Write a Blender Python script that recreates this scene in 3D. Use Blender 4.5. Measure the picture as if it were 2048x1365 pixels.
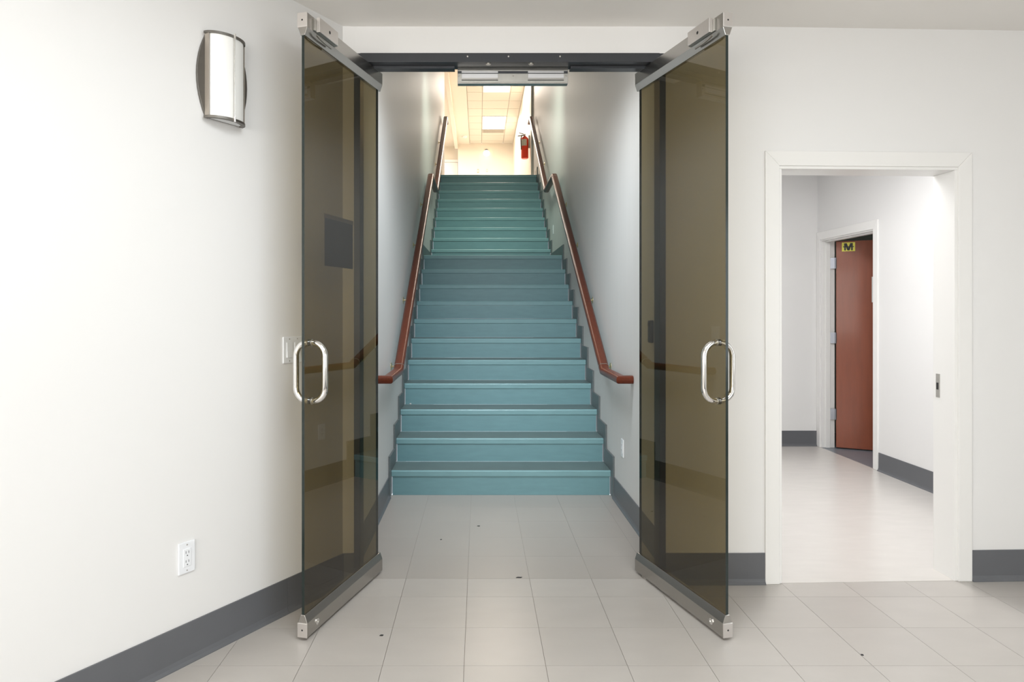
import bpy, bmesh, math, random
from mathutils import Vector, Matrix
random.seed(7)
for o in list(bpy.data.objects): bpy.data.objects.remove(o)
S = bpy.context.scene
C = S.collection
PI = math.pi

# ------------------------------------------------------------------ camera, world, light, exposure
cam = bpy.data.objects.new('camera', bpy.data.cameras.new('camera')); C.objects.link(cam)
cam.location = (0, 0, 1.33); cam.rotation_euler = (PI/2, 0, 0)
cam.data.sensor_width = 36; cam.data.lens = 36*1365/2048
cam.data.shift_x = 66/2048; cam.data.shift_y = -62.5/2048
cam.data.clip_start = .05; cam.data.clip_end = 80
S.camera = cam
S.view_settings.view_transform = 'Standard'; S.view_settings.look = 'None'
S.view_settings.gamma = 1; S.view_settings.use_curve_mapping = False
S.view_settings.exposure = 0.14

W = bpy.data.worlds.new('world'); S.world = W; W.use_nodes = True
W.node_tree.nodes['Background'].inputs[0].default_value = (.85, .93, 1, 1)
W.node_tree.nodes['Background'].inputs[1].default_value = 1.5

def area(name, loc, rot, sx, sy, power, col, spread=PI):
    l = bpy.data.lights.new(name, 'AREA'); l.shape = 'RECTANGLE'; l.size = sx; l.size_y = sy
    l.energy = power; l.color = col; l.spread = spread
    o = bpy.data.objects.new(name, l); C.objects.link(o); o.location = loc; o.rotation_euler = rot
    return o
area('window_daylight', (4.16, -1.35, 1.5), (0, PI/2, 0), 1.5, 3.2, 20, (.93, .97, 1))            # through the right side windows
area('window_daylight', (-2.1, -3.16, 1.5), (PI/2, 0, 0), 3.8, 1.5, 152, (1, .96, .90))             # through the rear windows
for xx in (.0, 1.0):
    area('room_fill', (xx, 1.25, 2.67), (0, 0, 0), .58, 1.18, 19, (.88, .955, 1))  # broad fill for the walls, from ceiling panels added out of view
area('corridor_fill', (2.1, 4.4, 2.63), (0, 0, 0), .58, 1.18, 33, (.98, .985, 1))  # added out of view to light the corridor
area('washroom_lamp', (4.3, 5.6, 2.4), (0, 0, 0), .4, .4, 5, (1, .96, .9))
for yy in (14.3, 17.35):
    area('hall_lamp', (.38, yy, 6.055), (0, 0, 0), .55, 1.15, 52, (1, .89, .78))
area('vestibule_fill', (.157, 3.78, 2.97), (.62, 0, 0), .8, .26, 21, (.88, .95, 1), 1.8)  # added fill for the lower steps and walls, out of view
area('stairwell_fill', (.157, 7.6, 4.68), (.62, 0, 0), .5, .5, 22, (.82, 1, .84), 1.7)  # added fill for the upper risers, out of view
area('alcove_fill', (-1.5, 17.6, 6.0), (0, 0, 0), .6, 1.2, 95, (1, .93, .84))  # added to brighten the white door in the alcove, no fixture

# ------------------------------------------------------------------ materials
def srgb(r, g, b):
    f = lambda c: (c/255/12.92) if c/255 <= .04045 else ((c/255+.055)/1.055)**2.4
    return (f(r), f(g), f(b), 1)
def mat(name, col, rough=.5, metal=0, noise=0, nscale=6, stretch=(1, 1, 1), bump=0, bscale=200, spec=.5, coat=0, rnd=0, nrough=0):
    m = bpy.data.materials.new(name); m.use_nodes = True
    nt = m.node_tree; b = nt.nodes['Principled BSDF']; L = nt.links.new
    b.inputs['Base Color'].default_value = col; b.inputs['Roughness'].default_value = rough
    b.inputs['Metallic'].default_value = metal; b.inputs['Specular IOR Level'].default_value = spec
    b.inputs['Coat Weight'].default_value = coat; b.inputs['Coat Roughness'].default_value = .1
    tc = nt.nodes.new('ShaderNodeTexCoord'); mp = nt.nodes.new('ShaderNodeMapping')
    mp.inputs['Scale'].default_value = stretch; L(tc.outputs['Object'], mp.inputs['Vector'])
    if noise or nrough or rnd:
        n = nt.nodes.new('ShaderNodeTexNoise'); n.inputs['Scale'].default_value = nscale; n.inputs['Detail'].default_value = 5
        L(mp.outputs[0], n.inputs['Vector'])
        mr = nt.nodes.new('ShaderNodeMapRange'); mr.inputs['From Min'].default_value = .25; mr.inputs['From Max'].default_value = .75
        mr.inputs['To Min'].default_value = 1-noise; mr.inputs['To Max'].default_value = 1+noise
        L(n.outputs['Fac'], mr.inputs['Value'])
        fac = mr.outputs[0]
        if rnd:
            oi = nt.nodes.new('ShaderNodeObjectInfo'); r2 = nt.nodes.new('ShaderNodeMapRange')
            r2.inputs['To Min'].default_value = 1-rnd; r2.inputs['To Max'].default_value = 1+rnd
            L(oi.outputs['Random'], r2.inputs['Value'])
            mu = nt.nodes.new('ShaderNodeMath'); mu.operation = 'MULTIPLY'; L(fac, mu.inputs[0]); L(r2.outputs[0], mu.inputs[1]); fac = mu.outputs[0]
        vm = nt.nodes.new('ShaderNodeVectorMath'); vm.operation = 'SCALE'; vm.inputs[0].default_value = col[:3]
        L(fac, vm.inputs['Scale']); L(vm.outputs[0], b.inputs['Base Color'])
        if nrough:
            r3 = nt.nodes.new('ShaderNodeMapRange'); r3.inputs['From Min'].default_value = .3; r3.inputs['From Max'].default_value = .7
            r3.inputs['To Min'].default_value = rough-nrough; r3.inputs['To Max'].default_value = rough+nrough
            L(n.outputs['Fac'], r3.inputs['Value']); L(r3.outputs[0], b.inputs['Roughness'])
    if bump:
        n2 = nt.nodes.new('ShaderNodeTexNoise'); n2.inputs['Scale'].default_value = bscale; n2.inputs['Detail'].default_value = 3
        L(mp.outputs[0], n2.inputs['Vector'])
        bp = nt.nodes.new('ShaderNodeBump'); bp.inputs['Strength'].default_value = bump; bp.inputs['Distance'].default_value = .002
        L(n2.outputs['Fac'], bp.inputs['Height']); L(bp.outputs[0], b.inputs['Normal'])
    return m
def emit(name, col, st):
    m = bpy.data.materials.new(name); m.use_nodes = True; b = m.node_tree.nodes['Principled BSDF']
    b.inputs['Base Color'].default_value = (.8, .8, .8, 1); b.inputs['Emission Color'].default_value = col; b.inputs['Emission Strength'].default_value = st
    return m
def glass_mat(name, tint, ior=1.5):
    m = bpy.data.materials.new(name); m.use_nodes = True; nt = m.node_tree; nt.nodes.clear(); L = nt.links.new
    out = nt.nodes.new('ShaderNodeOutputMaterial'); tr = nt.nodes.new('ShaderNodeBsdfTransparent'); tr.inputs[0].default_value = tint
    gl = nt.nodes.new('ShaderNodeBsdfGlossy'); gl.inputs['Roughness'].default_value = .008; gl.inputs[0].default_value = (1, 1, 1, 1)
    fr = nt.nodes.new('ShaderNodeFresnel'); fr.inputs[0].default_value = ior
    ge = nt.nodes.new('ShaderNodeNewGeometry'); sb = nt.nodes.new('ShaderNodeMath'); sb.operation = 'SUBTRACT'; sb.inputs[0].default_value = 1
    L(ge.outputs['Backfacing'], sb.inputs[1])
    mu = nt.nodes.new('ShaderNodeMath'); mu.operation = 'MULTIPLY'; L(fr.outputs[0], mu.inputs[0]); L(sb.outputs[0], mu.inputs[1])
    mx = nt.nodes.new('ShaderNodeMixShader'); L(mu.outputs[0], mx.inputs[0]); L(tr.outputs[0], mx.inputs[1]); L(gl.outputs[0], mx.inputs[2])
    L(mx.outputs[0], out.inputs[0])
    return m
M = {}
M['wall'] = mat('wall_paint', (.79, .787, .782, 1), .55, noise=.008, nscale=1.5, bump=.06, bscale=260)
M['stairwall'] = mat('satin_wall_paint', (.65, .645, .635, 1), .5, noise=.012, nscale=3, bump=.05, bscale=22, stretch=(1, 6, .6))
M['ceiling'] = mat('ceiling_paint', (.88, .86, .83, 1), .7, bump=.08, bscale=180)
M['trim'] = mat('trim_paint', (.82, .815, .8, 1), .35)
M['base'] = mat('rubber_base', srgb(98, 100, 104), .42, noise=.03, nscale=8)
M['tile'] = mat('vinyl_tile', (.455, .426, .398, 1), .3, noise=.03, nscale=5, rnd=.03, stretch=(1, 2.2, 1))
M['tile2'] = mat('vestibule_vinyl', (.39, .358, .33, 1), .3, noise=.02, nscale=4, rnd=.015)
M['grout'] = mat('tile_joint', srgb(140, 128, 118), .8)
M['sheet'] = mat('corridor_vinyl', (.62, .59, .56, 1), .25, noise=.03, nscale=5, stretch=(1, 3, 1))
M['bluefloor'] = mat('washroom_floor', srgb(120, 126, 134), .3, noise=.04)
M['rubber'] = mat('stair_rubber', srgb(118, 157, 163), .38, noise=.06, nscale=7, stretch=(1, 1, 5), bump=.08, bscale=300)
M['treadtop'] = mat('tread_top_rubber', srgb(96, 112, 112), .4, noise=.08, nscale=7, bump=.08, bscale=300)
M['riser'] = mat('riser_rubber', srgb(108, 147, 154), .4, noise=.06, nscale=7, stretch=(1, 1, 5), bump=.08, bscale=300)
M['skirt'] = mat('skirt_rubber', srgb(96, 104, 106), .42, noise=.03, nscale=8)
M['wood'] = mat('rail_wood', srgb(94, 40, 20), .3, noise=.22, nscale=14, stretch=(6, .5, 6), coat=.05, spec=.3)
M['doorwood'] = mat('door_wood', srgb(134, 66, 38), .42, noise=.1, nscale=5, stretch=(5, 5, .6), coat=.15)
M['alu'] = mat('brushed_aluminium', (.45, .435, .41, 1), .25, 1, noise=.05, nscale=30, stretch=(1, 1, 30))
M['steel'] = mat('satin_steel', (.5, .49, .46, 1), .32, 1, noise=.06, nscale=20)
M['chrome'] = mat('polished_chrome', (.85, .84, .82, 1), .07, 1)
M['nickel'] = mat('brushed_nickel', (.17, .16, .145, 1), .45, .8, noise=.05, nscale=40)
M['nickel2'] = mat('satin_nickel_strip', srgb(168, 160, 150), .5, .3)
M['hinge'] = mat('hinge_steel', (.24, .25, .28, 1), .38, .9)
M['magnet'] = mat('magnet_face_steel', (.62, .62, .63, 1), .4, 1)
M['cap'] = mat('rail_end_cap_metal', (.74, .71, .69, 1), .34, 1)
M['brass'] = mat('aged_brass', (.68, .58, .36, 1), .28, 1)
M['bronze'] = mat('dark_anodised_frame', srgb(66, 68, 72), .38, .5)
M['black'] = mat('black_plastic', (.012, .012, .013, 1), .4)
M['dark'] = mat('dark_hole', (.02, .02, .02, 1), .7)
M['white'] = mat('white_plastic', (.83, .85, .88, 1), .3)
M['opal'] = mat('opal_glass', (.9, .9, .88, 1), .25)
M['frost'] = mat('frosted_lens', (.7, .71, .72, 1), .35)
M['glass'] = glass_mat('bronze_glass', (.48, .435, .32, 1))
M['edge'] = mat('glass_edge', (.012, .02, .018, 1), .15)
M['clear'] = glass_mat('clear_glass', (.96, .97, .96, 1))
M['paper'] = mat('paper', (.75, .76, .74, 1), .7)
M['yellow'] = mat('yellow_sticker', srgb(240, 232, 96), .5)
M['red'] = mat('red_enamel', srgb(240, 66, 34), .35, coat=.1)
M['label'] = mat('extinguisher_label', srgb(205, 205, 190), .5, noise=.25, nscale=60)
M['hallwall'] = mat('hall_wall_paint', (.80, .735, .63, 1), .5)
M['halltile'] = mat('acoustic_tile', (.74, .69, .60, 1), .85, bump=.2, bscale=120, rnd=.02)
M['hallgrid'] = mat('ceiling_grid', (.45, .41, .35, 1), .6)
M['tube'] = emit('fluorescent_diffuser', (1, .9, .74, 1), 6)
M['tube2'] = emit('white_diffuser', (1, .97, .92, 1), 3)
M['globe'] = emit('warm_globe', (1, .85, .6, 1), 2.5)

# ------------------------------------------------------------------ mesh builder and tagging
class MB:
    def __init__(s): s.bm = bmesh.new()
    def quadlist(s, vs, fs, mi=0):
        v = [s.bm.verts.new(p) for p in vs]
        for f in fs:
            try:
                q = s.bm.faces.new([v[i] for i in f]); q.material_index = mi
            except ValueError: pass
        return s
    def box(s, x0, x1, y0, y1, z0, z1, mi=0):
        vs = [(x, y, z) for z in (z0, z1) for y in (y0, y1) for x in (x0, x1)]
        return s.quadlist(vs, [(0, 2, 3, 1), (4, 5, 7, 6), (0, 1, 5, 4), (2, 6, 7, 3), (0, 4, 6, 2), (1, 3, 7, 5)], mi)
    def prism(s, pts, a, b, axis='z', mi=0):
        n = len(pts)
        def P(u, v, w): return {'z': (u, v, w), 'y': (u, w, v), 'x': (w, u, v)}[axis]
        vs = [P(u, v, a) for u, v in pts]+[P(u, v, b) for u, v in pts]
        return s.quadlist(vs, [tuple(range(n)), tuple(range(2*n-1, n-1, -1))]+[(i, n+i, n+(i+1) % n, (i+1) % n) for i in range(n)], mi)
    def sweep(s, path, prof, up=Vector((0, 0, 1)), caps=True, smooth_up=False):
        """sweep a closed 2D profile (u sideways, v up) along a polyline with mitred corners"""
        path = [Vector(p) for p in path]; n = len(path); m = len(prof); rings = []
        for i, p in enumerate(path):
            d0 = (path[i]-path[i-1]).normalized() if i else (path[1]-path[0]).normalized()
            d1 = (path[i+1]-path[i]).normalized() if i < n-1 else d0
            t = (d0+d1).normalized(); side = d0.cross(up).normalized()
            if side.length < .5: side = Vector((1, 0, 0))
            nu = side.cross(d0).normalized()
            ring = []
            for u, v in prof:
                q = p+side*u+nu*v
                k = (p-q).dot(t)/d0.dot(t); ring.append(s.bm.verts.new(q+d0*k))
            rings.append(ring)
        for i in range(n-1):
            for j in range(m):
                s.bm.faces.new((rings[i][j], rings[i][(j+1) % m], rings[i+1][(j+1) % m], rings[i+1][j]))
        if caps: s.bm.faces.new(rings[0][::-1]); s.bm.faces.new(rings[-1])
        return s
    def tube(s, path, r, seg=10):
        path = [Vector(p) for p in path]; n = len(path); rings = []; up = None
        for i, p in enumerate(path):
            t = (path[min(i+1, n-1)]-path[max(i-1, 0)]).normalized()
            if up is None:
                up = t.orthogonal().normalized()
            up = (up-t*up.dot(t)).normalized(); sd = t.cross(up)
            rings.append([s.bm.verts.new(p+r*(math.cos(a)*up+math.sin(a)*sd)) for a in [2*PI*k/seg for k in range(seg)]])
        for i in range(n-1):
            for j in range(seg): s.bm.faces.new((rings[i][j], rings[i][(j+1) % seg], rings[i+1][(j+1) % seg], rings[i+1][j]))
        s.bm.faces.new(rings[0][::-1]); s.bm.faces.new(rings[-1]); return s
    def lathe(s, prof, c=(0, 0, 0), axis=(0, 0, 1), seg=20):
        A = Vector(axis).normalized(); U = A.orthogonal().normalized(); V = A.cross(U); c = Vector(c)
        rings = []
        for r, h in prof:
            r = max(r, 1e-5)
            rings.append([s.bm.verts.new(c+A*h+r*(math.cos(a)*U+math.sin(a)*V)) for a in [2*PI*k/seg for k in range(seg)]])
        for i in range(len(prof)-1):
            for j in range(seg): s.bm.faces.new((rings[i][j], rings[i][(j+1) % seg], rings[i+1][(j+1) % seg], rings[i+1][j]))
        s.bm.faces.new(rings[0][::-1]); s.bm.faces.new(rings[-1]); return s
    def build(s, name, mats, parent=None, world=False, bevel=0, smooth=False, segs=2):
        if world and parent is not None:
            inv = inv_of(parent); s.bm.transform(inv)
        bmesh.ops.recalc_face_normals(s.bm, faces=s.bm.faces)
        if bevel:
            es = [e for e in s.bm.edges if len(e.link_faces) == 2 and e.calc_face_angle(0) > .6]
            bmesh.ops.bevel(s.bm, geom=es, offset=bevel, segments=segs, affect='EDGES', profile=.5, clamp_overlap=True)
        if smooth:
            for f in s.bm.faces: f.smooth = True
        me = bpy.data.meshes.new(name); s.bm.to_mesh(me); s.bm.free()
        if smooth:
            try: me.set_sharp_from_angle(angle=.7)
            except Exception: pass
        for m in (mats if isinstance(mats, (list, tuple)) else [mats]): me.materials.append(m)
        o = bpy.data.objects.new(name, me); C.objects.link(o)
        if parent is not None: o.parent = parent
        return o
def local(o): return Matrix.Translation(o.location) @ o.rotation_euler.to_matrix().to_4x4()
def inv_of(o):
    m = local(o)
    if o.parent: m = local(o.parent) @ m
    return m.inverted()
def tag(o, label=None, cat=None, group=None, kind=None):
    if label: o['label'] = label
    if cat: o['category'] = cat
    if group: o['group'] = group
    if kind: o['kind'] = kind
    return o
def thing(name, label, cat, loc=(0, 0, 0), rz=0, group=None):
    o = bpy.data.objects.new(name, None); C.objects.link(o); o.empty_display_size = .1
    o.location = loc; o.rotation_euler = (0, 0, rz)
    return tag(o, label, cat, group)
def setting(name, loc=(0, 0, 0), rz=0):
    o = bpy.data.objects.new(name, None); C.objects.link(o); o.location = loc; o.rotation_euler = (0, 0, rz); o['kind'] = 'structure'
    return o
def struct(name, mb, m, label=None, **k):
    o = mb.build(name, m, **k); o['kind'] = 'structure'
    if label: o['label'] = label
    return o
def copy_tree(o, parent=None):
    c = o.copy(); C.objects.link(c)
    if parent is not None: c.parent = parent
    for ch in [q for q in list(bpy.data.objects) if q.parent == o]: copy_tree(ch, c)
    return c
def rrect(w, h, r, n=4):
    pts = []
    for cx, cy, a0 in ((w/2-r, h/2-r, 0), (-w/2+r, h/2-r, PI/2), (-w/2+r, -h/2+r, PI), (w/2-r, -h/2+r, 3*PI/2)):
        for k in range(n+1):
            a = a0+PI/2*k/n; pts.append((cx+r*math.cos(a), cy+r*math.sin(a)))
    return pts
def clip(poly, p, n):
    """keep the part of a convex polygon where (q-p).n >= 0"""
    out = []
    for i in range(len(poly)):
        a, b = poly[i], poly[(i+1) % len(poly)]
        da = (a[0]-p[0])*n[0]+(a[1]-p[1])*n[1]; db = (b[0]-p[0])*n[0]+(b[1]-p[1])*n[1]
        if da >= 0: out.append(a)
        if da*db < 0:
            t = da/(da-db); out.append((a[0]+t*(b[0]-a[0]), a[1]+t*(b[1]-a[1])))
    return out

# ------------------------------------------------------------------ key dimensions
ZC = 2.705                                   # room ceiling
YB, XR = -3.2, 4.2                           # rear wall, right side wall
YF = 3.31                                    # wall with the stair opening
def yf(x): return YF+.036*max(0, x-1.3)      # the right part of it turns away slightly
LW = .601
def xl(y): return -.66+LW*(y-3.305)          # slanted left wall
NL = Vector((.857, -.515, 0)); UL = Vector((.515, .857, 0))
SXL, SXR = -.64, .957                        # stairwell walls
OXL, OXR = -.606, .905                       # opening
RISE = .1773; Y1, T1, Y12, T2 = 4.89, .2855, 8.99, .275
ZT = 20*RISE; YT = Y12+8*T2                  # upper floor
ZH = 6.09                                    # hall ceiling

# ------------------------------------------------------------------ room shell
fl = struct('floor', MB().prism([(xl(YB)-.0, YB), (XR, YB), (XR, yf(XR)), (1.3, YF), (1.3, YF+.06), (-.657, YF+.06), (-.66, 3.305)], -.08, -.003), M['grout'])
TX0, TY0, TS = -.0557, 2.549, .305
rest = MB(); nt_ = 0; cells = []
for i in range(-20, 18):
    for j in range(-20, 3):
        x0, y0 = TX0+i*TS, TY0+j*TS
        g = .0008
        p = [(x0+g, y0+g), (x0+TS-g, y0+g), (x0+TS-g, y0+TS-g), (x0+g, y0+TS-g)]
        p = clip(p, (-.652, 3.305), (NL.x, NL.y))
        if len(p) > 2: p = clip(p, (XR-.001, 0), (-1, 0))
        if len(p) > 2: p = clip(p, (0, YB+.001), (0, 1))
        if len(p) > 2:
            if x0 > 1.2: p = clip(p, (1.3, yf(1.3)-.001), (.036, -1))
            else: p = clip(p, (0, YF+.063 if x0 < .75 else YF-.001), (0, -1))
        if len(p) > 2:
            ar = abs(sum(p[k][0]*p[(k+1) % len(p)][1]-p[(k+1) % len(p)][0]*p[k][1] for k in range(len(p))))/2
            if ar > .0008: cells.append((y0+abs(x0-.8)*-.12, p))
cells.sort(key=lambda c: -c[0])
for k, (_, p) in enumerate(cells):
    if k < 240: MB().prism(p, -.0025, 0).build('floor_tile', M['tile'], fl)
    else: rest.prism(p, -.0025, 0)
r_ = rest.build('floor_tile_field', M['tile'], fl); r_['kind'] = 'stuff'

struct('ceiling', MB().prism([(xl(YB), YB), (XR, YB), (XR, yf(XR)), (1.3, YF), (-.66, YF)], ZC, ZC+.1), M['ceiling'])
# left wall: a slab behind the slanted face
A0, A1 = Vector((xl(YB), YB, 0)), Vector((-.66, 3.305, 0))
off = -NL*.12
struct('wall_left', MB().prism([(A0.x, A0.y), (A1.x, A1.y), (A1.x+off.x, A1.y+off.y), (A0.x+off.x, A0.y+off.y)], 0, ZC), M['wall'])
w = MB()
w.prism([(-.66, YF-.005), (OXL, YF), (OXL, YF+.15), (-.72, YF+.15)], 0, ZC)
w.box(OXL, OXR, YF, YF+.15, 2.574, ZC)
w.prism([(OXR, YF), (1.3, YF), (1.45, yf(1.45)), (1.45, yf(1.45)+.15), (OXR, YF+.15)], 0, ZC)
w.prism([(1.45, yf(1.45)), (2.35, yf(2.35)), (2.35, yf(2.35)+.15), (1.45, yf(1.45)+.15)], 2.035, ZC)
w.prism([(2.35, yf(2.35)), (XR, yf(XR)), (XR, yf(XR)+.15), (2.35, yf(2.35)+.15)], 0, ZC)
struct('wall_front', w, M['wall'])
def wall_windows(name, horizontal, fixed, thick, a0, a1, wins):
    b = MB()
    def bx(u0, u1, z0, z1):
        if u1-u0 < 1e-4: return
        if horizontal: b.box(u0, u1, fixed, fixed+thick, z0, z1)
        else: b.box(fixed, fixed+thick, u0, u1, z0, z1)
    z0, z1 = .75, 2.25; u = a0
    for w0, w1 in wins:
        bx(u, w0, 0, ZC); bx(w0, w1, 0, z0); bx(w0, w1, z1, ZC); u = w1
    bx(u, a1, 0, ZC)
    return struct(name, b, M['wall'])
wall_windows('wall_right', False, XR, .12, YB, yf(XR), [(-2.95, -1.45), (-1.25, .25)])
wall_windows('wall_back', True, YB-.12, .12, xl(YB), XR, [(-4.0, -2.75), (-2.6, -1.35), (-1.2, -.2)])
wn = 0
for hor, f0, wins in ((False, XR, [(-2.95, -1.45), (-1.25, .25)]), (True, YB-.12, [(-4.0, -2.75), (-2.6, -1.35), (-1.2, -.2)])):
    for u0, u1 in wins:
        wn += 1
        wo = setting('window_%d' % wn, ((f0+.06, (u0+u1)/2, .75) if not hor else ((u0+u1)/2, f0+.06, .75)), 0 if hor else PI/2)
        h = (u1-u0)/2; fr = MB()
        for a in (-h, h-.05): fr.box(a, a+.05, -.03, .03, 0, 1.5)
        fr.box(-h+.05, h-.05, -.03, .03, 0, .05); fr.box(-h+.05, h-.05, -.03, .03, 1.45, 1.5); fr.box(-.025, .025, -.025, .025, .05, 1.45)
        fr.build('window_frame', M['alu'], wo, bevel=.003)
        for q0, q1 in ((-h+.05, -.025), (.025, h-.05)): MB().box(q0, q1, -.004, .004, .05, 1.45).build('pane', M['clear'], wo)

for k, xx in enumerate((.0, 1.0)):  # unseen panels added to go with the room fill
    t = thing('ceiling_light', ('added, unseen white ceiling light panel over the floor before the open glass doors', 'added, unseen white ceiling light panel over the floor nearest the white doorway')[k], 'ceiling light', (xx, 1.25, ZC))
    MB().box(-.31, .31, -.61, .61, -.02, 0).build('frame', M['trim'], t, bevel=.003); MB().box(-.29, .29, -.59, .59, -.024, -.0205).build('diffuser', M['tube2'], t)

# cove base
def base_prof(): return [(0, 0), (.02, 0), (.02, .003), (.011, .012), (.007, .026), (.006, .15), (0, .15)]
def base_run(mb, p0, p1, nrm, z=0):
    p0, p1, nrm = Vector(p0), Vector(p1), Vector(nrm)
    pr = base_prof(); n = len(pr)
    vs = [(p.x+nrm.x*u, p.y+nrm.y*u, z+v) for p in (p0, p1) for u, v in pr]
    mb.quadlist(vs, [tuple(range(n)), tuple(range(2*n-1, n-1, -1))]+[(i, n+i, n+(i+1) % n, (i+1) % n) for i in range(n)])
    return mb
jx = A1+(A0-A1)*(.36/(A0-A1).length)
b = MB(); base_run(b, A0, jx+UL*-.0008, NL); base_run(b, jx+UL*.0008, A1, NL); struct('baseboard_left', b, M['base'])
b = MB(); base_run(b, (-.655, YF-.001, 0), (OXL, YF, 0), (0, -1, 0)); base_run(b, (OXR, YF, 0), (1.3, YF, 0), (0, -1, 0))
base_run(b, (1.3, YF, 0), (1.386, yf(1.386), 0), (.036, -.9994, 0)); base_run(b, (2.414, yf(2.414), 0), (XR, yf(XR), 0), (.036, -.9994, 0))
struct('baseboard_front', b, M['base'])
b = MB(); base_run(b, (XR, YB, 0), (XR, yf(XR), 0), (-1, 0, 0)); struct('baseboard_right', b, M['base'])
b = MB(); base_run(b, (xl(YB), YB, 0), (XR, YB, 0), (0, 1, 0)); struct('baseboard_back', b, M['base'])

# ------------------------------------------------------------------ stairwell shell
vf = struct('floor_vestibule', MB().box(SXL, SXR, YF+.06, Y1+.02, -.08, -.003), M['grout'])
for i in range(-3, 4):
    for j in range(0, 6):
        x0, y0 = TX0+i*TS, YF+.0655+j*TS
        x1, y1 = min(x0+TS, SXR), min(y0+TS, Y1+.02); x0 = max(x0, SXL)
        if x1-x0 > .02 and y1-y0 > .02:
            MB().box(x0+.0004, x1-.0004, y0+.0003, y1-.0003, -.0025, -.0003).build('floor_tile', M['tile2'], vf)
struct('wall_stair_left', MB().box(SXL-.12, SXL, YF+.15, 12.66, 0, ZH), M['stairwall'])
struct('wall_stair_right', MB().box(SXR, SXR+.12, YF+.15, 12.0, 0, ZH), M['stairwall'])
struct('wall_stair_front', MB().box(SXL, SXR, YF+.15, YF+.2, ZC-.1, ZH), M['stairwall'])
struct('ceiling_stair', MB().box(SXL-.12, SXR+.12, YF+.15, 12.0, ZH, ZH+.08), M['ceiling'])
struct('ceiling_added_vestibule', MB().box(SXL, SXR, YF+.2, 4.62, 3.05, 3.11), M['ceiling'])  # unseen, added low so its light reaches the lower steps
struct('wall_added_stair_header', MB().box(SXL, SXR, 4.6, 4.65, 3.1105, ZH), M['stairwall'])  # closes the space above the added vestibule ceiling
struct('ceiling_added_landing', MB().box(SXL, SXR, 4.65, 9.0, 4.76, 4.84), M['ceiling'])  # unseen, added low to light the risers and keep wall tops darker
struct('wall_added_landing_header', MB().box(SXL, SXR, 8.95, 9.0, 4.8405, ZH), M['stairwall'])  # closes the space above the added landing ceiling
t = thing('ceiling_light', 'added ceiling light panel over the stair landing, hidden behind the dark header', 'ceiling light', (.157, 7.6, 4.76))
MB().box(-.3, .3, -.3, .3, -.02, 0).build('frame', M['trim'], t, bevel=.003); MB().box(-.28, .28, -.28, .28, -.024, -.0205).build('diffuser', M['tube2'], t)  # panel added to go with the stairwell fill
t = thing('ceiling_light', 'added slim ceiling light strip over the vestibule, hidden behind the dark header', 'ceiling light', (.157, 3.78, 3.05))
MB().box(-.59, .59, -.16, .16, -.02, 0).build('frame', M['trim'], t, bevel=.003); MB().box(-.575, .575, -.145, .145, -.024, -.0205).build('diffuser', M['tube2'], t)  # strip added to go with the vestibule fill
b = MB(); base_run(b, (SXL, YF+.15, 0), (SXL, Y1-.07, 0), (1, 0, 0)); struct('baseboard_stair_left', b, M['base'])
b = MB(); base_run(b, (SXR, YF+.15, 0), (SXR, Y1-.07, 0), (-1, 0, 0)); struct('baseboard_stair_right', b, M['base'])

# ------------------------------------------------------------------ staircase
st = thing('staircase', 'long teal rubber staircase climbing between white walls behind the open glass doors', 'staircase', (.157, Y1, 0))
ys = [Y1+T1*k for k in range(11)]+[Y12+T2*k for k in range(9)]
SX0, SX1 = SXL+.014, SXR-.014
def nosing(y0, y1, z):
    return [(y0+.002, z-.044), (y0, z-.040), (y0, z-.008), (y0+.003, z-.003), (y0+.009, z), (y1, z), (y1, z-.02), (y0+.05, z-.02), (y0+.05, z-.044)]
for k, y in enumerate(ys):
    z = (k+1)*RISE
    MB().box(SX0+.006, SX1-.006, y+.006, y+.04, z-RISE+.0005, z-.0445).build('riser', M['riser'], st, world=True)
    y1 = (ys[k+1]+.0055) if k < 19 else YT+.35
    t = MB().prism(nosing(y, y1, z), SX0, SX1, 'x')
    for q in t.bm.faces:          # the walking surface is greyer than the nosing
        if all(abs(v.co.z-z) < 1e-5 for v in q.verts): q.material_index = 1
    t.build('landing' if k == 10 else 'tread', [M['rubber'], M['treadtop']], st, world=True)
def skirt(x0, x1):
    d, u = .075, .115
    top = [(Y1-d, 0)]
    for k, y in enumerate(ys):
        z = (k+1)*RISE
        top.append((y-d, z+u))
        nx = ys[k+1]-d if k < 19 else YT+.3
        top.append((nx, z+u))
    # the lower edge runs hidden behind the steps
    low = [(YT+.3, ZT-.2), (YT, ZT-.25), (Y12+.1, 12*RISE-.2), (Y12+.1, 11*RISE-.15), (ys[10]+.2, 11*RISE-.15), (Y1+.2, 0)]
    mb = MB()
    # built as one column of cells per step so every face is convex
    for k, y in enumerate(ys):
        z = (k+1)*RISE; nx = ys[k+1]-d if k < 19 else YT+.3
        mb.box(x0, x1, y-d, nx, max(0, z-RISE-.02), z+u)
    return mb
for x0, x1 in ((SXL+.001, SXL+.013), (SXR-.013, SXR-.001)):
    skirt(x0, x1).build('stair_skirt', M['skirt'], st, world=True)
MB().lathe([(0, -.004), (.007, -.003), (.009, .004), (0, .008)], (SX0+.05, Y1+3*T1-.01, 3*RISE+.006), seg=7).build('plaster_crumb', M['paper'], st, world=True)

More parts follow.
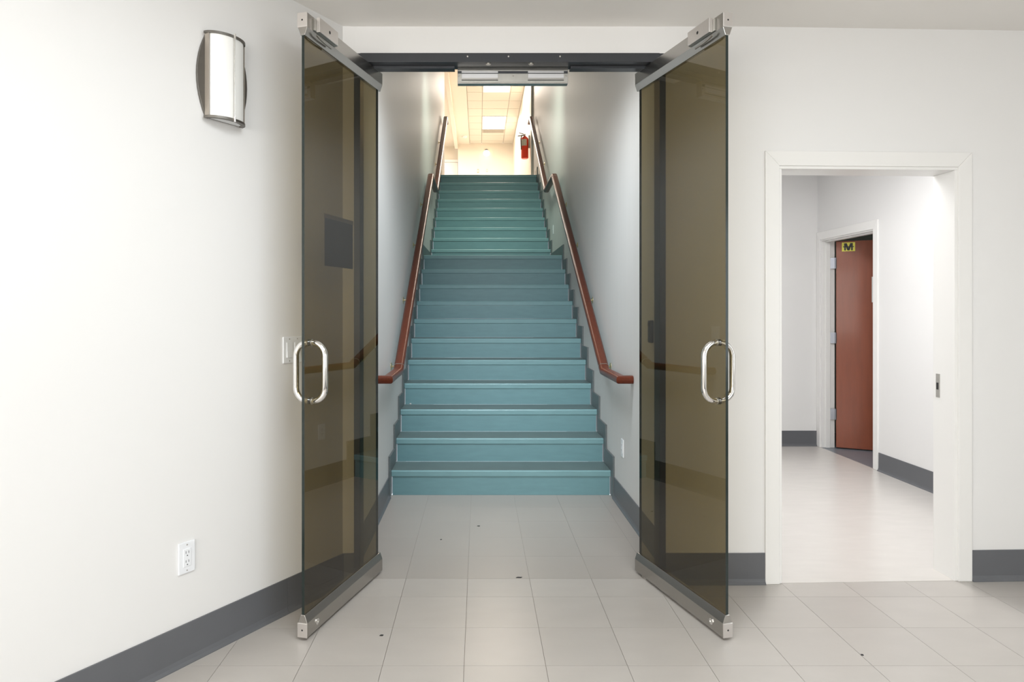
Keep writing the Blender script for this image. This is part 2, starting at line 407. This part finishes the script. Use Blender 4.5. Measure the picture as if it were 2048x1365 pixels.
# ------------------------------------------------------------------ handrails
def handrail(side, label):
    x = .884 if side > 0 else -.567
    xw = SXR if side > 0 else SXL
    t = thing('handrail', label, 'handrail', (xw, 4.9, 0))
    path = [(xw-side*.002, 4.25, .895), (x, 4.25, .895), (x, 4.80, .897), (x, 8.02, 2.905), (x, 8.95, 2.895), (x, 11.62, 4.60), (x, 12.0, 4.61)]
    pr = rrect(.07, .05, .02, 4)
    MB().sweep(path, pr).build('rail', M['wood'], t, world=True, smooth=True)
    # joint plates at the corners, steel capped
    for i in (2, 3, 4, 5):
        p = Vector(path[i]); d = (Vector(path[i])-Vector(path[i-1])).normalized() if i in (3, 5) else (Vector(path[i+1])-p).normalized()
        q = p-d*.055 if i in (3, 5) else p+d*.055
        MB().sweep([q-d*.003, q+d*.003], rrect(.0715, .0515, .0205, 4)).build('joint_ring', M['steel'], t, world=True, smooth=True)
    for yb in (4.96, 5.75, 6.63, 7.47, 9.24, 9.95, 10.75):
        i = 2 if yb < 8 else 4
        a, c = Vector(path[i]), Vector(path[i+1]); zr = a.z+(c.z-a.z)*(yb-a.y)/(c.y-a.y)-.034
        m = MB()
        m.lathe([(0, 0), (.028, 0), (.028, .004), (.012, .009), (0, .009)], (xw, yb, zr-.045), (-side, 0, 0), 14)
        m.tube([(xw-side*.004, yb, zr-.045), (xw-side*.035, yb, zr-.045), (xw-side*.058, yb, zr-.036), (x, yb, zr-.018), (x, yb, zr-.002)], .0065, 8)
        m.box(x-.014, x+.014, yb-.03, yb+.03, zr-.006, zr+.001)
        m.build('rail_bracket', M['brass'], t, world=True, smooth=True)
    return t
handrail(-1, 'dark wooden handrail on the left wall of the staircase')
handrail(1, 'dark wooden handrail on the right wall of the staircase, beside the low outlet')

# ------------------------------------------------------------------ dark frame round the opening, with magnetic lock
df = setting('door_1', (.15, YF, 0))
hd = MB().box(OXL+.03, OXR-.03, YF-.008, YF+.098, 2.53, 2.574).build('header_bar', M['bronze'], df, world=True, bevel=.002)
MB().box(OXL+.03, -.12, YF+.045, YF+.0975, 2.518, 2.5305).build('header_stop', M['bronze'], df, world=True, bevel=.001)
MB().box(.45, OXR-.03, YF+.045, YF+.0975, 2.518, 2.5305).build('header_stop', M['bronze'], df, world=True, bevel=.001)
for x0, x1 in ((OXL, OXL+.03), (OXR-.03, OXR)):
    MB().box(x0, x1, YF-.004, YF+.1, 0, 2.574).build('jamb', M['bronze'], df, world=True, bevel=.002)
for px in (935, 1017, 1120):
    MB().lathe([(0, 0), (.005, 0), (.004, .003), (0, .0035)], ((px-958)/1365*3.302, YF-.008, 2.556), (0, -1, 0), 10).build('screw', M['chrome'], df, world=True)
ml = thing('magnetic_lock', 'long aluminium magnetic lock under the dark header above the staircase opening', 'door lock', (.166, YF+.06, 2.53))
LX0, LX1 = -.106, .439
MB().prism([(YF+.06, 2.447), (YF+.06, 2.515), (YF+.062, 2.5295), (YF+.097, 2.5295), (YF+.097, 2.447)], LX0, LX1, 'x').build('lock_housing', M['steel'], ml, world=True, bevel=.001)
MB().box(LX0+.001, LX1-.001, YF+.0585, YF+.0605, 2.497, 2.509).build('channel', M['bronze'], ml, world=True)
for a, c in ((.02, .2), (.347, .525)):
    MB().box(LX0+a, LX0+c, YF+.0545, YF+.0605, 2.473, 2.4955).build('magnet_face', M['magnet'], ml, world=True, bevel=.001)
    MB().box(LX0+a, LX0+c, YF+.0545, YF+.0605, 2.499, 2.508).build('magnet_face', M['magnet'], ml, world=True, bevel=.001)
    MB().box(LX0+a, LX0+c, YF+.0575, YF+.0605, 2.463, 2.466).build('slot', M['dark'], ml, world=True)
MB().box(LX0, LX1, YF+.0555, YF+.0605, 2.447, 2.4535).build('lip', M['chrome'], ml, world=True, bevel=.001)
for dx in (.152, .36):
    MB().lathe([(0, 0), (.014, 0), (.012, .004), (0, .005)], (LX0+dx, YF+.016, 2.53), (0, 0, -1), 14).build('cap', M['steel'], ml, world=True, smooth=True)
for dx in (.006, .275, .538):
    MB().lathe([(0, 0), (.0045, 0), (.003, .003), (0, .003)], (LX0+dx, YF+.06, 2.486), (0, -1, 0), 10).build('screw', M['chrome'], ml, world=True)

# ------------------------------------------------------------------ glass doors (local frame: x along the leaf from free edge to pivot, y thickness)
def glass_door(near, far, inner, label):
    n, f = Vector((near[0], near[1], 0)), Vector((far[0], far[1], 0)); d = f-n; Lg = d.length
    rz = math.atan2(d.y, d.x)
    t = thing('glass_door', label, 'door', (near[0], near[1], 0), rz)
    # which local side faces the opening: inner = +1 when local -y does
    s = inner
    ZB, ZTOP = .0975, 2.452
    g = MB(); g.box(0, Lg, -.006, .006, ZB-.02, ZTOP+.02)
    for q in g.bm.faces:
        if abs(q.calc_center_median().y) < .005: q.material_index = 1
    g.build('glass_pane', [M['glass'], M['edge']], t)
    def rail(z0, flip):
        h1, h2, wd = .058, .09, .021
        pr = [(-wd, 0), (wd, 0), (wd, h1), (.0095, h2), (-.0095, h2), (-wd, h1)]
        if flip: pr = [(u, -v) for u, v in pr]
        r = MB().prism([(u, z0+v) for u, v in pr], -.004, Lg+.02, 'x').build('top_rail' if flip else 'bottom_rail', M['alu'], t, bevel=.0015)
        e = MB().prism([(u*1.04, z0+v*1.0) for u, v in pr if abs(v) < .07], -.008, -.0035, 'x').build('end_cap', M['cap'], r, bevel=.0015)
        MB().lathe([(0, 0), (.004, 0), (0, .001)], (-.008, 0, z0+(-.03 if flip else .03)), (-1, 0, 0), 8).build('set_screw', M['dark'], r)
        return r
    rb = rail(.012, False); rt = rail(2.525, True)
    for sy in (1, -1):
        MB().lathe([(0, 0), (.013, 0), (.013, .003), (.006, .004), (.006, .002), (0, .002)], (.075, sy*.021, .045), (0, sy, 0), 14).build('lock_cylinder', M['chrome'], rb, smooth=True)
    MB().lathe([(.016, 0), (.016, .012)], (Lg-.05, 0, 0), (0, 0, 1), 12).build('pivot', M['steel'], rb)
    # armature plate of the magnetic lock, on the side that faces the opening
    y0 = -s*.021
    def bxs(x0, x1, ya, yb, z0, z1): return MB().box(x0, x1, min(ya, yb), max(ya, yb), z0, z1)
    ar = bxs(.055, .215, y0-s*.008, y0-s*.024, 2.466, 2.526).build('armature_plate', M['cap'], t, bevel=.0015)
    MB().lathe([(0, 0), (.007, 0), (.006, .001), (0, .001)], (.14, y0-s*.024, 2.496), (0, -s, 0), 10).build('bolt', M['dark'], ar)
    bxs(.042, .23, y0, y0-s*.008, 2.470, 2.518).build('backing_strip', M['steel'], t, bevel=.001)
    MB().sweep([(.05, y0-s*.012, 2.452), (.07, y0-s*.014, 2.446), (.12, y0-s*.012, 2.444), (.18, y0-s*.008, 2.446)], rrect(.006, .008, .002, 2)).build('wire_cover', M['alu'], t, smooth=True)
    # pull handles, one each side, forming an oval seen edge-on
    for sy in (1, -1):
        R, dep, hh, xh, zc = .055, .066, .12, .058, 1.075
        pts = [(xh, sy*.006, zc+hh)]
        for k in range(0, 9):
            a = PI/2*k/8; pts.append((xh, sy*(dep-R+R*math.sin(a)), zc+hh-R+R*math.cos(a)))
        for k in range(0, 9):
            a = PI/2*k/8; pts.append((xh, sy*(dep-R+R*math.cos(a)), zc-hh+R-R*math.sin(a)))
        pts.append((xh, sy*.006, zc-hh))
        h = MB().tube(pts, .0125, 16).build('pull_handle', M['chrome'], t, smooth=True)
        for z in (zc+hh, zc-hh):
            MB().lathe([(0, 0), (.0142, 0), (.0142, .003), (.0125, .004), (0, .005)], (xh, sy*.006, z), (0, sy, 0), 16).build('washer', M['steel'], h, smooth=True)
    return t, Lg
dl, Lg = glass_door((-.708, 2.747), (-.514, 3.44), 1, 'left bronze-tinted glass door, swung open against the left wall near the light switches')
dr, _ = glass_door((.998, 2.747), (.814, 3.44), -1, 'right bronze-tinted glass door, swung open beside the white doorway')
ns = thing('notice_sheet', 'landscape paper notice taped to the back of the left glass door', 'paper notice', (-.708, 2.747, 0), dl.rotation_euler.z)
MB().box(.19, .46, .0065, .0072, 1.52, 1.727).build('sheet', mat('notice_backlit_shade', (.10, .10, .09, 1), .6, noise=.1, nscale=9), ns)  # paper coloured dark to stand in for its backlit shade
MB().box(.185, .465, .0065, .0068, 1.7275, 1.745).build('tape', mat('tape', (.42, .40, .34, 1), .4), ns)

# ------------------------------------------------------------------ things on the left wall
def on_left(px, out=0, py=None):
    a = (px-958)/1365; Y = 2.6463/(LW-a); p = Vector((a*Y, Y, 0))+NL*out
    if py is not None: p.z = 1.33+(620-py)/1365*Y
    return p
RZL = math.atan2(.857, .515)
# sconce; local x runs along the wall to the right, -y out of the wall
p = on_left(443, 0, 163)
sc = thing('wall_sconce', 'white half-round wall sconce with nickel bands high on the left wall', 'wall light', (p.x, p.y, p.z), RZL)
hz = .158
def barrel(hw0, hw1, n=12):
    z = [-hz-.004+(2*hz+.008)*k/n for k in range(n+1)]
    f = lambda q: hw0+(hw1-hw0)*(1-(q/hz)**2)
    return [(f(q), q) for q in z]+[(-f(q), q) for q in reversed(z)]
MB().prism(barrel(.080, .118), -.010, -.001, 'y').build('backplate', M['nickel'], sc, bevel=.001)
def half(a, d, y0, n=20): return [(a*math.cos(PI*k/n), y0-d*math.sin(PI*k/n)) for k in range(n+1)]
outer = half(.081, .052, -.018); inner = half(.077, .048, -.018)
MB().prism(outer+inner[::-1], -hz, hz, 'z').build('glass_shade', M['opal'], sc, smooth=True)
for z0, nm in ((hz, 'top_band'), (-hz-.009, 'bottom_band')):
    o2 = half(.092, .064, -.012); i2 = half(.074, .046, -.012)
    MB().prism(o2+i2[::-1], z0, z0+.009, 'z').build(nm, M['nickel'], sc, smooth=True)
MB().prism(half(.0745, .0465, -.014), -hz-.006, -hz-.001, 'z').build('bottom_lens', M['frost'], sc)
MB().prism(half(.0745, .0465, -.014), hz+.001, hz+.005, 'z').build('top_lens', M['frost'], sc)
for sx in (-1, 1): MB().box(min(sx*.0815, sx*.085), max(sx*.0815, sx*.085), -.034, -.0105, -hz, hz).build('side_strip', M['nickel2'], sc)
x, y = 0, -.0785
r = MB().tube([(x, y, -hz-.012), (x, y, hz+.012)], .0021, 8).build('rod', M['steel'], sc, smooth=True)
for z in (hz-.006, -hz-.014):
    MB().lathe([(0, 0), (.0048, .001), (.0048, .02), (0, .02)], (x, y, z), seg=10).build('ferrule', M['chrome'], r, smooth=True)

def screw(parent, x, z, y=-.0062, m='steel'):
    MB().lathe([(0, 0), (.003, 0), (.0025, .001), (0, .001)], (x, y, z), (0, -1, 0), 8).build('screw', M[m], parent)
def receptacle(parent):
    r = MB().box(-.0165, .0165, -.0085, -.004, -.0335, .0335).build('receptacle', M['white'], parent, bevel=.001)
    for z in (.017, -.017):
        for x in (-.006, .006): MB().box(x-.0009, x+.0009, -.0089, -.0084, z-.001, z+.008).build('slot', M['dark'], r)
        MB().lathe([(0, 0), (.0025, 0), (0, .0004)], (0, -.0085, z-.009), (0, -1, 0), 8).build('ground_hole', M['dark'], r)
def outlet(name, label, loc, rz, cat='wall outlet'):
    t = thing(name, label, cat, loc, rz)
    MB().box(-.035, .035, -.0065, 0, -.0585, .0585).build('cover_plate', M['white'], t, bevel=.002)
    receptacle(t); screw(t, 0, .048); screw(t, 0, -.048)
    return t
p = on_left(372, 0, 1115)
outlet('wall_outlet', 'white duplex outlet low on the left wall above the grey baseboard', p, RZL)
p = on_left(565, 0, 701)+UL*.058; p.z = 1.33-(701-620)/1365*2.98
sw = thing('light_switch', 'white two-rocker light switch plate on the left wall behind the door pull', 'light switch', p, RZL)
MB().box(-.058, .058, -.0065, 0, -.058, .058).build('switch_plate', M['white'], sw, bevel=.002)
for x in (-.023, .023):
    MB().prism([(-.0115, -.033), (-.0065, -.033), (-.0065, .033), (-.0085, .033)], x-.0165, x+.0165, 'x').build('rocker', M['white'], sw)
    screw(sw, x, .048); screw(sw, x, -.048)

# stair walls
outlet('wall_outlet', 'white outlet low on the right stair wall before the first step', (SXR, 4.54, .41), -PI/2)
outlet('wall_outlet', 'small white outlet on the right stair wall above the landing', (SXR, 8.78, 2.36), -PI/2)
t = thing('light_switch', 'white switch plate on the left stair wall above the low end of the handrail', 'light switch', (SXL, 4.22, 1.155), PI/2)
MB().box(-.035, .035, -.0065, 0, -.0585, .0585).build('switch_plate', M['white'], t, bevel=.002)
MB().prism([(-.0115, -.033), (-.0065, -.033), (-.0065, .033), (-.0085, .033)], -.0165, .0165, 'x').build('rocker', M['white'], t)
screw(t, 0, .048); screw(t, 0, -.048)
cr = thing('card_reader', 'black card reader on the right stair wall, seen through the right glass door', 'card reader', (SXR, 3.76, 1.21), -PI/2)
MB().box(-.025, .025, -.022, 0, -.062, .062).build('reader_body', M['black'], cr, bevel=.005)
MB().box(-.018, .018, -.0235, -.0215, .03, .05).build('indicator', M['dark'], cr)

# ------------------------------------------------------------------ white doorway on the right, corridor behind
DX0, DX1, DH = 1.45, 2.35, 2.035
d2 = setting('door_2', (1.9, yf(1.9), 0))
def fpl(x0, x1, out, back):    # plan quad following the slightly turned wall
    return [(x0, yf(x0)-out), (x1, yf(x1)-out), (x1, yf(x1)+back), (x0, yf(x0)+back)]
def mitred(parent, outer, inner, front, back, m):
    """three casing boards of a door opening; outer and inner are (u0, u1, top), front and back map (u, z) to space"""
    (a0, a1, at), (b0, b1, bt) = outer, inner
    for q in ([(a0, 0), (b0, 0), (b0, bt), (a0, at)], [(b1, 0), (a1, 0), (a1, at), (b1, bt)], [(a0, at), (b0, bt), (b1, bt), (a1, at)]):
        vs = [front(*p) for p in q]+[back(*p) for p in q]
        MB().quadlist(vs, [(0, 1, 2, 3), (7, 6, 5, 4)]+[(i, 4+i, 4+(i+1) % 4, (i+1) % 4) for i in range(4)]).build('casing', m, parent, world=True, bevel=.0025)
mitred(d2, (DX0-.064, DX1+.064, DH+.066), (DX0+.006, DX1-.006, DH-.006), lambda u, z: (u, yf(u)-.012, z), lambda u, z: (u, yf(u), z), M['trim'])
for x0, x1 in ((DX0+.0005, DX0+.02), (DX1-.02, DX1-.0005)):
    MB().prism(fpl(x0, x1, .004, .155), 0, DH-.02).build('jamb', M['trim'], d2, world=True, bevel=.002)
MB().prism(fpl(DX0+.0005, DX1-.0005, .004, .155), DH-.02, DH-.0005).build('jamb', M['trim'], d2, world=True, bevel=.002)
sp = MB().box(DX1-.0225, DX1-.0195, 3.45, 3.478, .885, 1.005).build('strike_plate', M['steel'], d2, world=True, bevel=.001)
MB().box(DX1-.0232, DX1-.0222, 3.457, 3.473, .925, .96).build('latch_hole', M['dark'], sp, world=True)
# corridor shell
CX0, CX1, CY1, CZ = SXR+.12, 3.30, 6.65, 2.665
cf = struct('floor_corridor', MB().prism([(CX0, YF+.15), (1.451, YF+.15), (1.451, yf(1.45)+.0005), (2.349, yf(2.35)+.0005), (2.349, yf(2.35)+.15), (CX1, yf(CX1)+.15), (CX1, CY1), (CX0, CY1)], -.08, .0015), M['sheet'])
struct('ceiling_corridor', MB().box(CX0, CX1, YF+.15, CY1, CZ, CZ+.1), M['ceiling'])
struct('wall_corridor_end', MB().box(CX0, CX1+.12, CY1, CY1+.12, 0, ZC), M['wall'])
struct('wall_corridor_left', MB().box(CX0, CX0+.01, YF+.16, CY1, 0, CZ), M['wall'])
OY0, OY1, OH = 5.69, 6.59, 2.01
b = MB(); b.box(CX1, CX1+.12, yf(CX1)+.15, OY0, 0, ZC); b.box(CX1, CX1+.12, OY1, CY1, 0, ZC); b.box(CX1, CX1+.12, OY0, OY1, OH, ZC)
struct('wall_corridor_right', b, M['wall'])
b = MB(); base_run(b, (CX0+.01, CY1, 0), (CX1, CY1, 0), (0, -1, 0), .0015); struct('baseboard_corridor_end', b, M['base'])
b = MB(); base_run(b, (CX1, yf(CX1)+.15, 0), (CX1, OY0-.062, 0), (-1, 0, 0), .0015); struct('baseboard_corridor_right', b, M['base'])
fx = thing('ceiling_light', 'added, unseen flat ceiling light panel over the corridor behind the white doorway', 'ceiling light', (2.1, 4.4, CZ))
MB().box(-.3, .3, -.61, .61, -.025, 0).build('frame', M['trim'], fx); MB().box(-.28, .28, -.59, .59, -.028, -.0255).build('diffuser', M['tube2'], fx)  # panel added to go with the corridor fill
d3 = setting('door_3', (CX1, 6.14, 0))
mitred(d3, (OY0-.06, OY1+.055, OH+.07), (OY0+.006, OY1-.006, OH-.006), lambda u, z: (CX1-.014, u, max(z, .002)), lambda u, z: (CX1, u, max(z, .002)), M['trim'])
MB().box(CX1, CX1+.125, OY1-.018, OY1, .002, OH).build('jamb', M['trim'], d3, world=True, bevel=.002)
MB().box(CX1, CX1+.125, OY0, OY0+.018, .002, OH).build('jamb', M['trim'], d3, world=True, bevel=.002)
MB().box(CX1, CX1+.125, OY0+.018, OY1-.018, OH-.018, OH).build('jamb', M['trim'], d3, world=True, bevel=.002)
MB().box(CX1+.035, CX1+.078, OY1-.03, OY1-.018, .002, OH-.018).build('door_stop', M['trim'], d3, world=True, bevel=.002)
MB().box(CX1+.035, CX1+.078, OY0+.018, OY1-.03, OH-.03, OH-.018).build('door_stop', M['trim'], d3, world=True, bevel=.002)
# washroom beyond
struct('floor_washroom', MB().box(CX1, 5.4, 4.6, 7.4, -.08, .001), M['bluefloor'])
b = MB(); b.box(5.4, 5.5, 4.6, 7.4, 0, ZC); b.box(CX1+.12, 5.4, 7.4, 7.5, 0, ZC); b.box(CX1+.12, 5.4, 4.5, 4.6, 0, ZC); b.box(CX1+.119, CX1+.12, CY1, 7.4, 0, ZC)
struct('wall_washroom', b, mat('washroom_paint', srgb(150, 156, 150), .6))
struct('ceiling_washroom', MB().box(CX1+.12, 5.4, 4.6, 7.4, ZC, ZC+.08), M['ceiling'])
# door leaf; local x along the leaf from the hinge
wd = thing('wooden_door', 'brown wooden door standing open at the end of the corridor, yellow M sticker on it', 'door', (CX1+.128, OY1-.03, 0), -math.radians(26))
LH = 1.985
MB().box(.004, .86, -.0225, .0225, .012, LH).build('door_leaf', M['doorwood'], wd, bevel=.001)
for pyz in (527, 676, 828):
    z = 1.33-(pyz-620)/1365*6.57
    h = MB().box(-.05, .0035, -.021, -.0185, z-.052, z+.052).build('hinge', M['hinge'], wd)
    MB().lathe([(.0075, -.052), (.0075, .052)], (0, -.026, z), seg=10).build('hinge_knuckle', M['hinge'], h, smooth=True)
sg = MB().box(.052, .163, -.0236, -.0226, 1.887, 1.972).build('sticker', M['yellow'], wd)
cx_, cz_, s_ = .1075, 1.9295, .0345
mm = MB()
def stroke(pts): mm.prism([(cx_+u*s_, cz_+v*s_) for u, v in pts], -.0244, -.0237, 'y')
stroke([(-1.05, -1), (-.62, -1), (-.62, 1), (-1.05, 1)]); stroke([(.62, -1), (1.05, -1), (1.05, 1), (.62, 1)])
stroke([(-.62, 1), (-.42, 1), (.24, -1), (-.26, -1), (-.62, .1)]); stroke([(.62, 1), (.42, 1), (-.24, -1), (.26, -1), (.62, .1)])
stroke([(-1.3, -.1), (1.3, -.1), (1.3, .14), (-1.3, .14)])
mm.build('letter', M['black'], sg)
ps = thing('paper_sheet', 'white sheet on the brown corridor door, half hidden by the door frame', 'paper notice', wd.location, wd.rotation_euler.z)
MB().box(.30, .5, -.0238, -.0228, 1.40, 1.64).build('sheet', M['paper'], ps)

# ------------------------------------------------------------------ upper hall
YE = 19.5
struct('floor_hall', MB().box(-3.2, SXR+.02, YT+.352, YE, ZT-.2, ZT), M['sheet'])
struct('wall_hall_right', MB().box(SXR+.012, SXR+.12, 12.0, YE, ZT-.2, ZH), M['hallwall'])
struct('wall_hall_end', MB().box(-.6, SXR+.12, YE, YE+.1, ZT-.2, ZH), M['hallwall'])
b = MB(); b.box(-3.2, -.6, YE+.4, YE+.5, ZT-.2, ZH); b.box(-3.3, -3.2, 12.5, YE+.5, ZT-.2, ZH); b.box(-3.2, SXL-.12, 12.5, 12.6, ZT-.2, ZH); b.box(-.6, -.5, YE+.1, YE+.5, ZT-.2, ZH)
struct('wall_hall_left', b, M['hallwall'])
struct('ceiling_hall_left', MB().box(-3.2, -.66, 12.0, YE+.5, ZH, ZH+.08), M['hallwall'])
struct('floor_hall_left', MB().box(-3.2, -.6, YE, YE+.4, ZT-.2, ZT), M['sheet'])
struct('trim_1', MB().box(-.69, -.6, 12.66, YE, ZH-.16, ZH), M['hallwall'], bevel=.004)
struct('trim_2', MB().box(.915, SXR+.01, 12.0, 12.05, ZT, ZH), mat('corner_guard', srgb(222, 224, 215), .5), bevel=.003)
struct('trim_3', MB().box(-.6, -.27, 12.0, YE, ZH-.03, ZH), M['hallwall'])
hc = struct('ceiling_hall', MB().box(-.6, SXR+.12, 12.0, YE, ZH+.006, ZH+.08), M['hallgrid'])
cols = [(-.268, .075), (.075, .685), (.685, SXR+.012)]
for x0, x1 in cols:
    y = 12.48
    while y < YE-.02:
        y1 = min(y+.61, YE)
        lightcell = x0 == .075 and (13.69 < y+.01 < 14.8 or 16.74 < y+.01 < 17.9)
        if not lightcell:
            MB().box(x0+.008, x1-.008, y+.008, y1-.008, ZH-.002, ZH+.006).build('ceiling_tile', M['halltile'], hc)
        y += .61
for k, y0 in enumerate((13.70, 16.75)):
    f_ = thing('ceiling_light', ('glowing fluorescent ceiling panel at the top of the stairs, just under the magnetic lock', 'glowing fluorescent ceiling panel farther down the upper hall, before the grey vent')[k], 'ceiling light', (.38, y0+.61, ZH), group=None)
    fm = MB()
    for x0, x1, ya, yb in ((-.298, -.275, -.6, .6), (.275, .298, -.6, .6), (-.275, .275, -.6, -.577), (-.275, .275, .577, .6)): fm.box(x0, x1, ya, yb, -.01, .005)
    fm.build('frame', M['trim'], f_)
    MB().box(-.275, .275, -.577, .577, -.004, .004).build('diffuser', M['tube'], f_)
vt = thing('air_vent', 'grey air vent in the upper hall ceiling beside the far light panel', 'vent', (.38, 18.14, ZH-.002))
MB().box(-.29, .29, -.15, .15, -.012, -.001).build('vent_frame', M['hallgrid'], vt, bevel=.003)
for k in range(6): MB().box(-.26, .26, -.125+k*.045, -.1+k*.045, -.02, -.0125).build('slat', M['hallgrid'], vt)
sd = thing('smoke_detector', 'round white smoke detector on the upper hall ceiling left of the tiles', 'smoke detector', (-.39, 18.6, ZH-.03))
MB().lathe([(0, 0), (.07, 0), (.068, -.025), (.05, -.04), (0, -.042)], seg=24).build('detector_body', M['opal'], sd, smooth=True)
MB().lathe([(.03, -.042), (.028, -.05), (0, -.052)], seg=16).build('sensor_chamber', M['frost'], sd, smooth=True)
gz = 1.33+(620-307)/1365*19.42
gl = thing('globe_light', 'glowing globe lamp on the end wall of the upper hall', 'wall light', ((973-958)/1365*19.42, YE, gz))
MB().lathe([(0, .0), (.055, .0), (.05, .02), (.02, .03), (.02, .06), (0, .06)], (0, 0, .09), (0, -1, 0), 16).build('lamp_base', M['nickel'], gl, smooth=True)
MB().lathe([(.09*math.sin(PI*k/12), -.09*math.cos(PI*k/12)) for k in range(13)], (0, -.1, 0), seg=20).build('globe', M['globe'], gl, smooth=True)
for px, py, w_, h_, nm in ((956, 342, .05, .11, 'taller'), (974, 341, .035, .08, 'smaller')):
    q = thing('wall_switch', 'tiny grey switch plate on the upper hall end wall, the %s of two' % nm, 'light switch', ((px-958)/1365*19.48, YE, 1.33+(620-py)/1365*19.48))
    MB().box(-w_/2, w_/2, -.012, 0, -h_/2, h_/2).build('switch_plate', M['hallgrid'], q, bevel=.003); MB().box(-.008, .008, -.02, -.0115, -.02, .02).build('toggle', M['white'], q)
# bright white double door at the far left of the upper hall
d4 = setting('door_4', (-1.1, YE+.4, ZT))
MB().box(-.45, .48, -.03, 0, .002, 2.08).build('door_leaf', M['trim'], d4, bevel=.004)
for x0, x1 in ((-.53, -.455), (.485, .499)): MB().box(x0, x1, -.045, 0, 0, 2.16).build('casing', M['trim'], d4, bevel=.004)
MB().box(-.455, .485, -.045, 0, 2.085, 2.16).build('casing', M['trim'], d4, bevel=.004)

# fire extinguisher
fe = thing('fire_extinguisher', 'red fire extinguisher hung on the wall at the top of the stairs', 'fire extinguisher', (.872, 13.0, 4.21))
MB().lathe([(0, 0), (.058, .0), (.068, .01), (.07, .02), (.07, .36), (.066, .385), (.05, .405), (.026, .42), (.022, .43), (0, .43)], seg=24).build('cylinder', M['red'], fe, smooth=True)
lb = []
for k in range(9):
    a = PI*1.15+PI*.5*k/8; lb.append((.0712*math.cos(a), .0712*math.sin(a)))
lo = [(x*.985, y*.985) for x, y in lb]
MB().prism(lb+lo[::-1], .235, .36).build('label_band', M['label'], fe)
MB().lathe([(.02, .425), (.02, .455), (.014, .47), (0, .47)], seg=12).build('valve', M['steel'], fe, smooth=True)
hm = MB(); hm.prism([(-.02, .455), (-.13, .44), (-.14, .425), (-.13, .42), (-.02, .435)], -.011, .011, 'y'); hm.build('carry_handle', M['steel'], fe, bevel=.002)
MB().prism([(-.02, .475), (-.11, .50), (-.115, .49), (-.02, .46)], -.009, .009, 'y').build('lever', M['black'], fe, bevel=.002)
MB().tube([(-.015, -.02, .445), (-.06, -.06, .43), (-.078, -.07, .36), (-.072, -.06, .22), (-.07, -.05, .16)], .010, 8).build('hose', M['black'], fe, smooth=True)
MB().lathe([(.012, 0), (.012, .01), (0, .012)], (0, -.02, .445), (0, -1, 0), 12).build('gauge', M['chrome'], fe, smooth=True)
wb = MB(); wb.box(.07, .096, -.02, .02, .2, .44); wb.build('wall_hook', M['steel'], fe)

# small scuffs of debris on the floor
for k, (px, py, s) in enumerate(((1038, 1156, .016), (957, 1053, .009), (763, 1272, .008), (882, 1080, .005), (1724, 1311, .006))):
    Y = 1815.45/(py-620); X = (px-958)/1365*Y
    tag(MB().prism([(X-s, Y-.004), (X+s*.6, Y-.006), (X+s, Y+.003), (X-s*.4, Y+.005)], .0004, .0022).build('debris_flake', M['dark']), ('dark flake of debris on the threshold under the magnetic lock', 'dark flake of debris on the vestibule floor before the stairs', 'dark speck on the floor tiles near the left glass door', 'tiny dark speck on the vestibule floor, left of the larger flake', 'tiny dark speck on the floor tiles before the white doorway')[k], 'debris')
